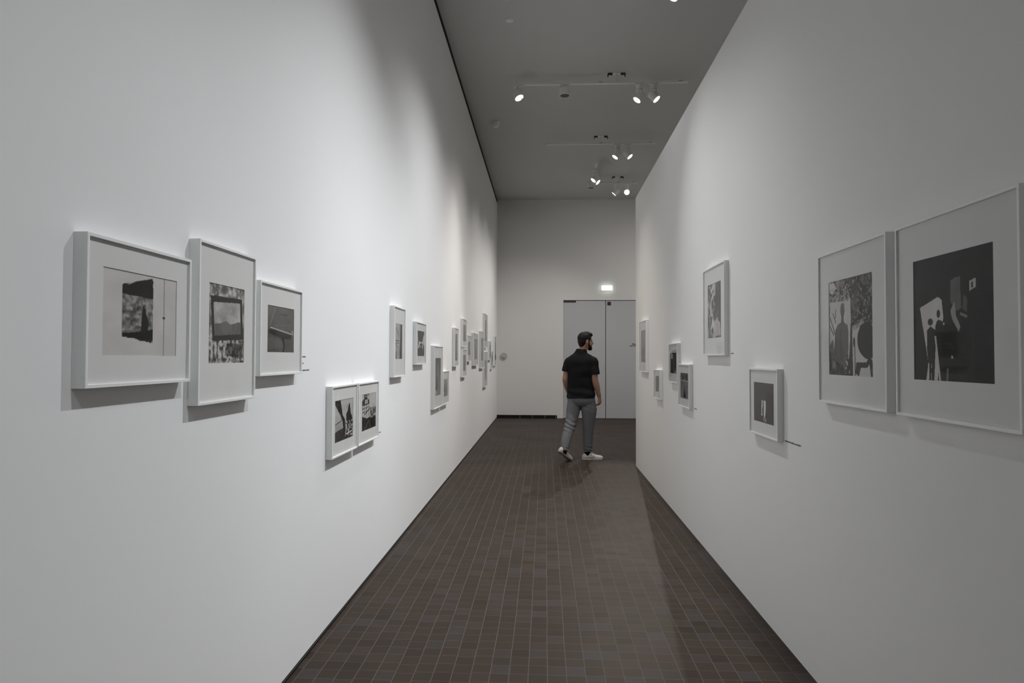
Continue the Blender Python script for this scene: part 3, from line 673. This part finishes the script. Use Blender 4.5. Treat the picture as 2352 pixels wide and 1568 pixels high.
# --- body
b = bmesh.new()
loft(b, [bp(0, 0, .80), bp(0, 0, .95), bp(0, 0, 1.08), bp(0, 0, 1.25), bp(0, -.005, 1.38), bp(0, -.01, 1.455), bp(.01, -.005, 1.50)],
     [(.15, .10), (.158, .105), (.145, .095), (.168, .108), (.175, .105), (.12, .08), (.065, .062)], ref=BR)
loft(b, [bp(.005, -.012, 1.46), V((.527, 9.66, 1.53)), V((.548, 9.662, 1.60)), hp(-.02, 0, -.02)], [.062, .058, .057, .055])
for sh, el, wr in ((SHL, ELL_, WRL), (SHR, ELR, WRR)):
    ell(b, sh, (.056, .056, .050))
    loft(b, [sh, sh.lerp(el, .4), sh.lerp(el, .8), el, el.lerp(wr, .28), el.lerp(wr, .7), wr], [.055, .053, .046, .044, .047, .035, (.028, .023)], ref=BR)
ell(b, hp(-.012, 0, .030), (.096, .076, .094), HM); ell(b, hp(.026, 0, -.028), (.064, .060, .085), HM)
ell(b, hp(.052, 0, -.086), (.034, .036, .028), HM); ell(b, hp(.070, 0, .024), (.020, .050, .013), HM)
ell(b, hp(.066, .026, -.028), (.018, .02, .022), HM); ell(b, hp(.066, -.026, -.028), (.018, .02, .022), HM)
tube(b, [hp(.080, 0, .018), hp(.098, 0, -.010), hp(.110, 0, -.030), hp(.090, 0, -.042)], [.009, .011, .014, .010], 14, ref=HS)
ell(b, hp(.084, 0, -.058), (.011, .024, .006), HM); ell(b, hp(.082, 0, -.068), (.011, .021, .006), HM)
for s in (-1, 1): ell(b, hp(-.008, s * .078, -.008), (.019, .008, .032), HM); ell(b, hp(-.004, s * .080, -.030), (.010, .007, .012), HM)
# hands: palm, four curled fingers, thumb at the side
def hand(wr, down, fwd_, out, grip=1.0):
    side = down.cross(fwd_).normalized()                      # palm normal points along side*out
    pn = side * out
    palm = wr + down * .05
    M3 = Matrix((fwd_, pn, down)).transposed()
    ell(b, palm, (.040, .017, .050), M3); ell(b, wr + down * .012, (.028, .020, .03), M3)
    for i, (ln, off) in enumerate(((.92, .031), (1.0, .0105), (.94, -.0105), (.76, -.030))):
        k = wr + down * (.086 - abs(off) * .25) + fwd_ * off
        d1 = (down * .85 + pn * .45 * grip).normalized(); d2 = (down * .25 + pn * .95 * grip).normalized(); d3 = (-down * .35 + pn * .8 * grip).normalized()
        p1 = k + d1 * .036 * ln; p2 = p1 + d2 * .025 * ln; p3 = p2 + d3 * .018 * ln
        loft(b, [k - down * .02, k, p1, p2, p3], [.0085, .0088, .0080, .0074, .0060], 10, ref=fwd_, k=3)
    q0 = wr + down * .028 + fwd_ * .028 + pn * .004; q1 = q0 + (down * .6 + fwd_ * .55 + pn * .45).normalized() * .036
    q2 = q1 + (down * .9 + pn * .55 - fwd_ * .05).normalized() * .030; q3 = q2 + (down * .7 + pn * .6 - fwd_ * .3).normalized() * .02
    loft(b, [q0 - fwd_ * .015, q0, q1, q2, q3], [.012, .0115, .0098, .0088, .0066], 10, ref=pn, k=3)
dR = V((.03, .03, -1)).normalized(); fR = V((.65, .75, 0)); fR = (fR - dR * fR.dot(dR)).normalized()
hand(WRR, dR, fR, -1, 1.7)
dL = (WRL - ELL_).normalized().lerp(V((0, .1, -1)), .4).normalized(); fL = V((.75, .6, 0)); fL = (fL - dL * fL.dot(dL)).normalized()
hand(WRL, dL, fL, 1, 1.3)
# legs inside the trousers
HPL, KNL, ANL = V((.405, 9.70, .90)), V((.365, 9.66, .515)), V((.262, 9.47, .150))
HPR, KNR, ANR = V((.605, 9.66, .90)), V((.612, 9.70, .490)), V((.598, 9.735, .095))
for a, k_, c in ((HPL, KNL, ANL), (HPR, KNR, ANR)):
    loft(b, [a, a.lerp(k_, .5), k_, k_.lerp(c, .3), k_.lerp(c, .75), c], [.078, .068, .052, .052, .036, .034])
TOL = V((.318, 9.55, .080)); FD_R = V((.985, .17, 0)).normalized()
loft(b, [ANL, V((.283, 9.512, .138)), TOL], [.034, .026, .016])
loft(b, [ANR, ANR + V((.01, 0, -.045)), ANR + FD_R * .10 + V((0, 0, -.06)), ANR + FD_R * .18 + V((0, 0, -.065))], [.034, .034, .030, .020])
body = link('body', skin_of(b, .0036, 3, .5), MT['skin'], P)
# --- eyes
for s in (-1, 1):
    b = bmesh.new(); ell(b, hp(.072, s * .030, .004), (.0125, .0125, .0125), HM, 16); from_bm('eye', b, MT['eye'], P, True)
# --- hair
b = bmesh.new()
ell(b, hp(-.020, 0, .044), (.102, .083, .092), HM); ell(b, hp(-.055, 0, .002), (.062, .072, .070), HM); ell(b, hp(.040, 0, .096), (.055, .056, .034), HM)
ell(b, hp(.072, 0, .088), (.030, .046, .026), HM); ell(b, hp(-.06, 0, -.04), (.045, .055, .045), HM)
for s in (-1, 1): ell(b, hp(.018, s * .058, .040), (.034, .024, .040), HM); ell(b, hp(.022, s * .068, .000), (.010, .009, .034), HM)
rnd = random.Random(4)
for i in range(46):
    a, e = rnd.uniform(-2.6, 2.6), rnd.uniform(.35, 1.4)
    d = V((math.cos(a) * math.cos(e), math.sin(a) * math.cos(e), math.sin(e)))
    c = hp(-.005 + d.x * .098, d.y * .078, .042 + d.z * .086)
    tip = c + HF * (d.x * .012 + .012) + HS * d.y * .01 + HU * .012
    tube(b, [c - (tip - c) * .5, c, tip], [.012, .011, .004], 8)
hm = skin_of(b, .004, 2, .5, lambda co: .0022 * noise.noise(co * 75))
link('hair', hm, MT['hair'], P)
# --- beard
b = bmesh.new()
ell(b, hp(.058, 0, -.095), (.040, .040, .030), HM); ell(b, hp(.068, 0, -.112), (.026, .027, .020), HM)
for s in (-1, 1):
    tube(b, [hp(.020, s * .066, -.012), hp(.022, s * .064, -.045), hp(.040, s * .050, -.078), hp(.060, s * .026, -.095)], [.008, .013, .018, .020], 14)
    tube(b, [hp(.094, 0, -.047), hp(.082, s * .024, -.056), hp(.068, s * .032, -.080)], [.006, .008, .010], 10)
link('beard', skin_of(b, .0036, 2, .5, lambda co: .0015 * noise.noise(co * 90)), MT['hair'], P)
# --- shirt
b = bmesh.new()
loft(b, [bp(0, .0, .872), bp(0, 0, .90), bp(-.002, .002, 1.00), bp(-.002, 0, 1.12), bp(0, -.004, 1.26), bp(0, -.010, 1.36), bp(0, -.012, 1.425), bp(.004, -.012, 1.490), bp(.014, -.008, 1.550)],
     [(.212, .140), (.210, .138), (.198, .128), (.194, .122), (.206, .126), (.212, .122), (.196, .108), (.108, .082), (.070, .068)], ref=BR, n=40)
for sh, el, sl in ((SHL, ELL_, .56), (SHR, ELR, .68)):
    ell(b, sh + V((0, 0, -.008)), (.064, .066, .054)); sd = 1 if sh is SHR else -1
    tube(b, [bp(sd * .035, -.01, 1.485), bp(sd * .12, -.008, 1.432), sh + V((0, 0, .002))], [.045, .050, .048], 20)
    e = sh.lerp(el, sl); out = (sh - bp(0, 0, 1.415)); out.z = 0; out.normalize()
    loft(b, [sh - out * .06 + V((0, 0, .0)), sh + out * .004 - V((0, 0, .015)), sh.lerp(el, .3) + out * .006, e + out * .004, e + out * .004 - V((0, 0, .004))], [.064, .068, .069, .073, .070], ref=BR, n=28)
def shirt_disp(co):
    z = co.z; a = noise.noise(V((co.x * 5, co.y * 5, z * 9))) * .009
    low = max(0, min(1, (1.10 - z) / .25)); a += low * .007 * math.sin(z * 62 + co.x * 11 + 2.2 * noise.noise(co * 6))
    return a * .9
link('t_shirt', skin_of(b, .0055, 4, .5, shirt_disp), MT['shirt'], P)
b = bmesh.new(); rr = [bp(.014, -.008, 1.543 + .003 * math.cos(2 * math.pi * i / 24)) + BR * (.0655 * math.cos(2 * math.pi * i / 24)) + BF * (.0645 * math.sin(2 * math.pi * i / 24)) - V((0, 0, .006 * math.sin(2 * math.pi * i / 24))) for i in range(25)]
tube(b, rr, [.0055] * 25, 8, ref=V((0, 0, 1)), cap=False); from_bm('collar', b, MT['shirt'], P, True)
# --- trousers
b = bmesh.new()
loft(b, [bp(0, 0, .96), bp(0, 0, .90), bp(0, -.006, .85), bp(0, -.004, .80), bp(0, 0, .762)], [(.160, .105), (.176, .116), (.190, .124), (.168, .104), (.110, .070)], ref=BR, n=36)
loft(b, [HPL + V((0, 0, -.02)), V((.402, 9.695, .72)), V((.385, 9.685, .62)), V((.362, 9.655, .515)), V((.325, 9.60, .40)), V((.292, 9.535, .28)), V((.270, 9.492, .180)), V((.266, 9.486, .160))],
     [(.084, .096), (.096, .106), (.090, .098), (.083, .088), (.074, .078), (.066, .070), (.058, .060), (.060, .061)], ref=BR, n=30)
loft(b, [HPR + V((0, 0, -.02)), V((.615, 9.675, .72)), V((.617, 9.690, .62)), V((.611, 9.700, .495)), V((.606, 9.712, .37)), V((.602, 9.724, .24)), V((.600, 9.732, .130)), V((.600, 9.733, .112))],
     [(.088, .096), (.109, .108), (.100, .098), (.084, .086), (.076, .078), (.070, .072), (.062, .065), (.063, .066)], ref=BR, n=30)
def tr_disp(co):
    z = co.z; left = co.x < .49
    a = .006 * noise.noise(V((co.x * 7, co.y * 7, z * 5)))
    k = math.exp(-((z - .50) / .09) ** 2) if left else math.exp(-((z - .74) / .06) ** 2) * .5
    a += k * .0055 * math.sin(z * 95 + co.x * 40 + 3 * noise.noise(co * 9))
    k2 = math.exp(-((z - .15) / .06) ** 2); a += k2 * .003 * math.sin(z * 120 + co.x * 25)
    return a
link('trousers', skin_of(b, .0055, 4, .5, tr_disp), MT['trousers'], P)
# --- socks
for a, d in ((ANL, (ANL - KNL).normalized()), (ANR, V((0, 0, -1)))):
    b = bmesh.new(); tube(b, [a - d * .05, a, a + d * .035], [.039, .038, .040], 22); from_bm('sock', b, MT['sock'], P, True)
# --- shoes, modelled pointing along +X then placed
def shoe(M, label=None):
    # upper (closed loft of height profile), x from heel 0 to toe .295
    b = bmesh.new()
    st = [(.004, .030, .046, .072), (.03, .036, .046, .088), (.07, .037, .044, .092), (.11, .040, .042, .096), (.15, .043, .038, .086), (.19, .047, .034, .066), (.23, .049, .029, .059), (.265, .044, .026, .053), (.285, .033, .022, .044), (.295, .018, .020, .032)]
    rings = []
    for x, hw, zc, zt in st:
        ring = []
        for i in range(20):
            a = 2 * math.pi * i / 20; cz, sz = math.cos(a), math.sin(a)
            y = hw * (abs(cz) ** .8) * (1 if cz > 0 else -1) * (1 if sz < 0 else (1 - .25 * sz))
            z = .022 + (zt - .022) * (max(0, sz) ** .9) if sz > 0 else .022
            ring.append(b.verts.new((x, y, z)))
        rings.append(ring)
    for p_, q_ in zip(rings, rings[1:]):
        for i in range(20): b.faces.new((p_[i], p_[(i + 1) % 20], q_[(i + 1) % 20], q_[i]))
    b.faces.new(rings[0]); b.faces.new(rings[-1])
    bmesh.ops.transform(b, matrix=M, verts=b.verts); up = from_bm('shoe', b, MT['shoe'], P, True)
    # sole
    b = bmesh.new(); out = [(-.006, 0), (0, .022), (.02, .034), (.07, .037), (.12, .038), (.18, .046), (.23, .050), (.27, .042), (.295, .022), (.302, 0)]
    out = out + [(x, -y) for x, y in out[-2:0:-1]]
    lo = [b.verts.new((x, y, 0 + (.006 if x > .27 else 0))) for x, y in out]; hi = [b.verts.new((x, y, .028)) for x, y in out]
    b.faces.new(lo[::-1]); b.faces.new(hi)
    for i in range(len(out)): b.faces.new((lo[i], lo[(i + 1) % len(out)], hi[(i + 1) % len(out)], hi[i]))
    bmesh.ops.transform(b, matrix=M, verts=b.verts); so = from_bm('sole', b, MT['sole' if label else 'shoe'], up)
    # laces and opening
    b = bmesh.new()
    for i in range(4):
        x = .125 + i * .022; z = .098 - i * .011
        tube(b, [(x, -.026, z - .012), (x + .006, 0, z + .001), (x, .026, z - .012)], [.0028] * 3, 6)
    tube(b, [(.11, -.02, .101), (.135, -.012, .104), (.15, -.03, .088)], [.0025] * 3, 6)
    bmesh.ops.transform(b, matrix=M, verts=b.verts); from_bm('laces', b, MT['shoe'], up)
    b = bmesh.new(); ell(b, V((.066, 0, .089)), (.042, .026, .010)); bmesh.ops.transform(b, matrix=M, verts=b.verts); from_bm('shoe_opening', b, MT['sock'], up, True)
    b = bmesh.new(); box(b, .13, .165, -.0475, -.042, .050, .054); box(b, .112, .118, -.045, -.040, .052, .070)
    bmesh.ops.transform(b, matrix=M, verts=b.verts); from_bm('side_stitching', b, MT['dark'], up)
shoe(Matrix.Translation((.528, 9.715, .0005)) @ Matrix.Rotation(R(9), 4, 'Z'))
# rear shoe: heel raised, toe on the floor, pointing right and away
ML = Matrix.Translation((.352, 9.585, .0)) @ Matrix.Rotation(R(46), 4, 'Z') @ Matrix.Rotation(R(33), 4, 'Y') @ Matrix.Translation((-.275, 0, .0))
shoe(ML, True)
offset_children(P)
tag(P, 'bearded man in black t-shirt and grey trousers walking away and looking right', 'person')
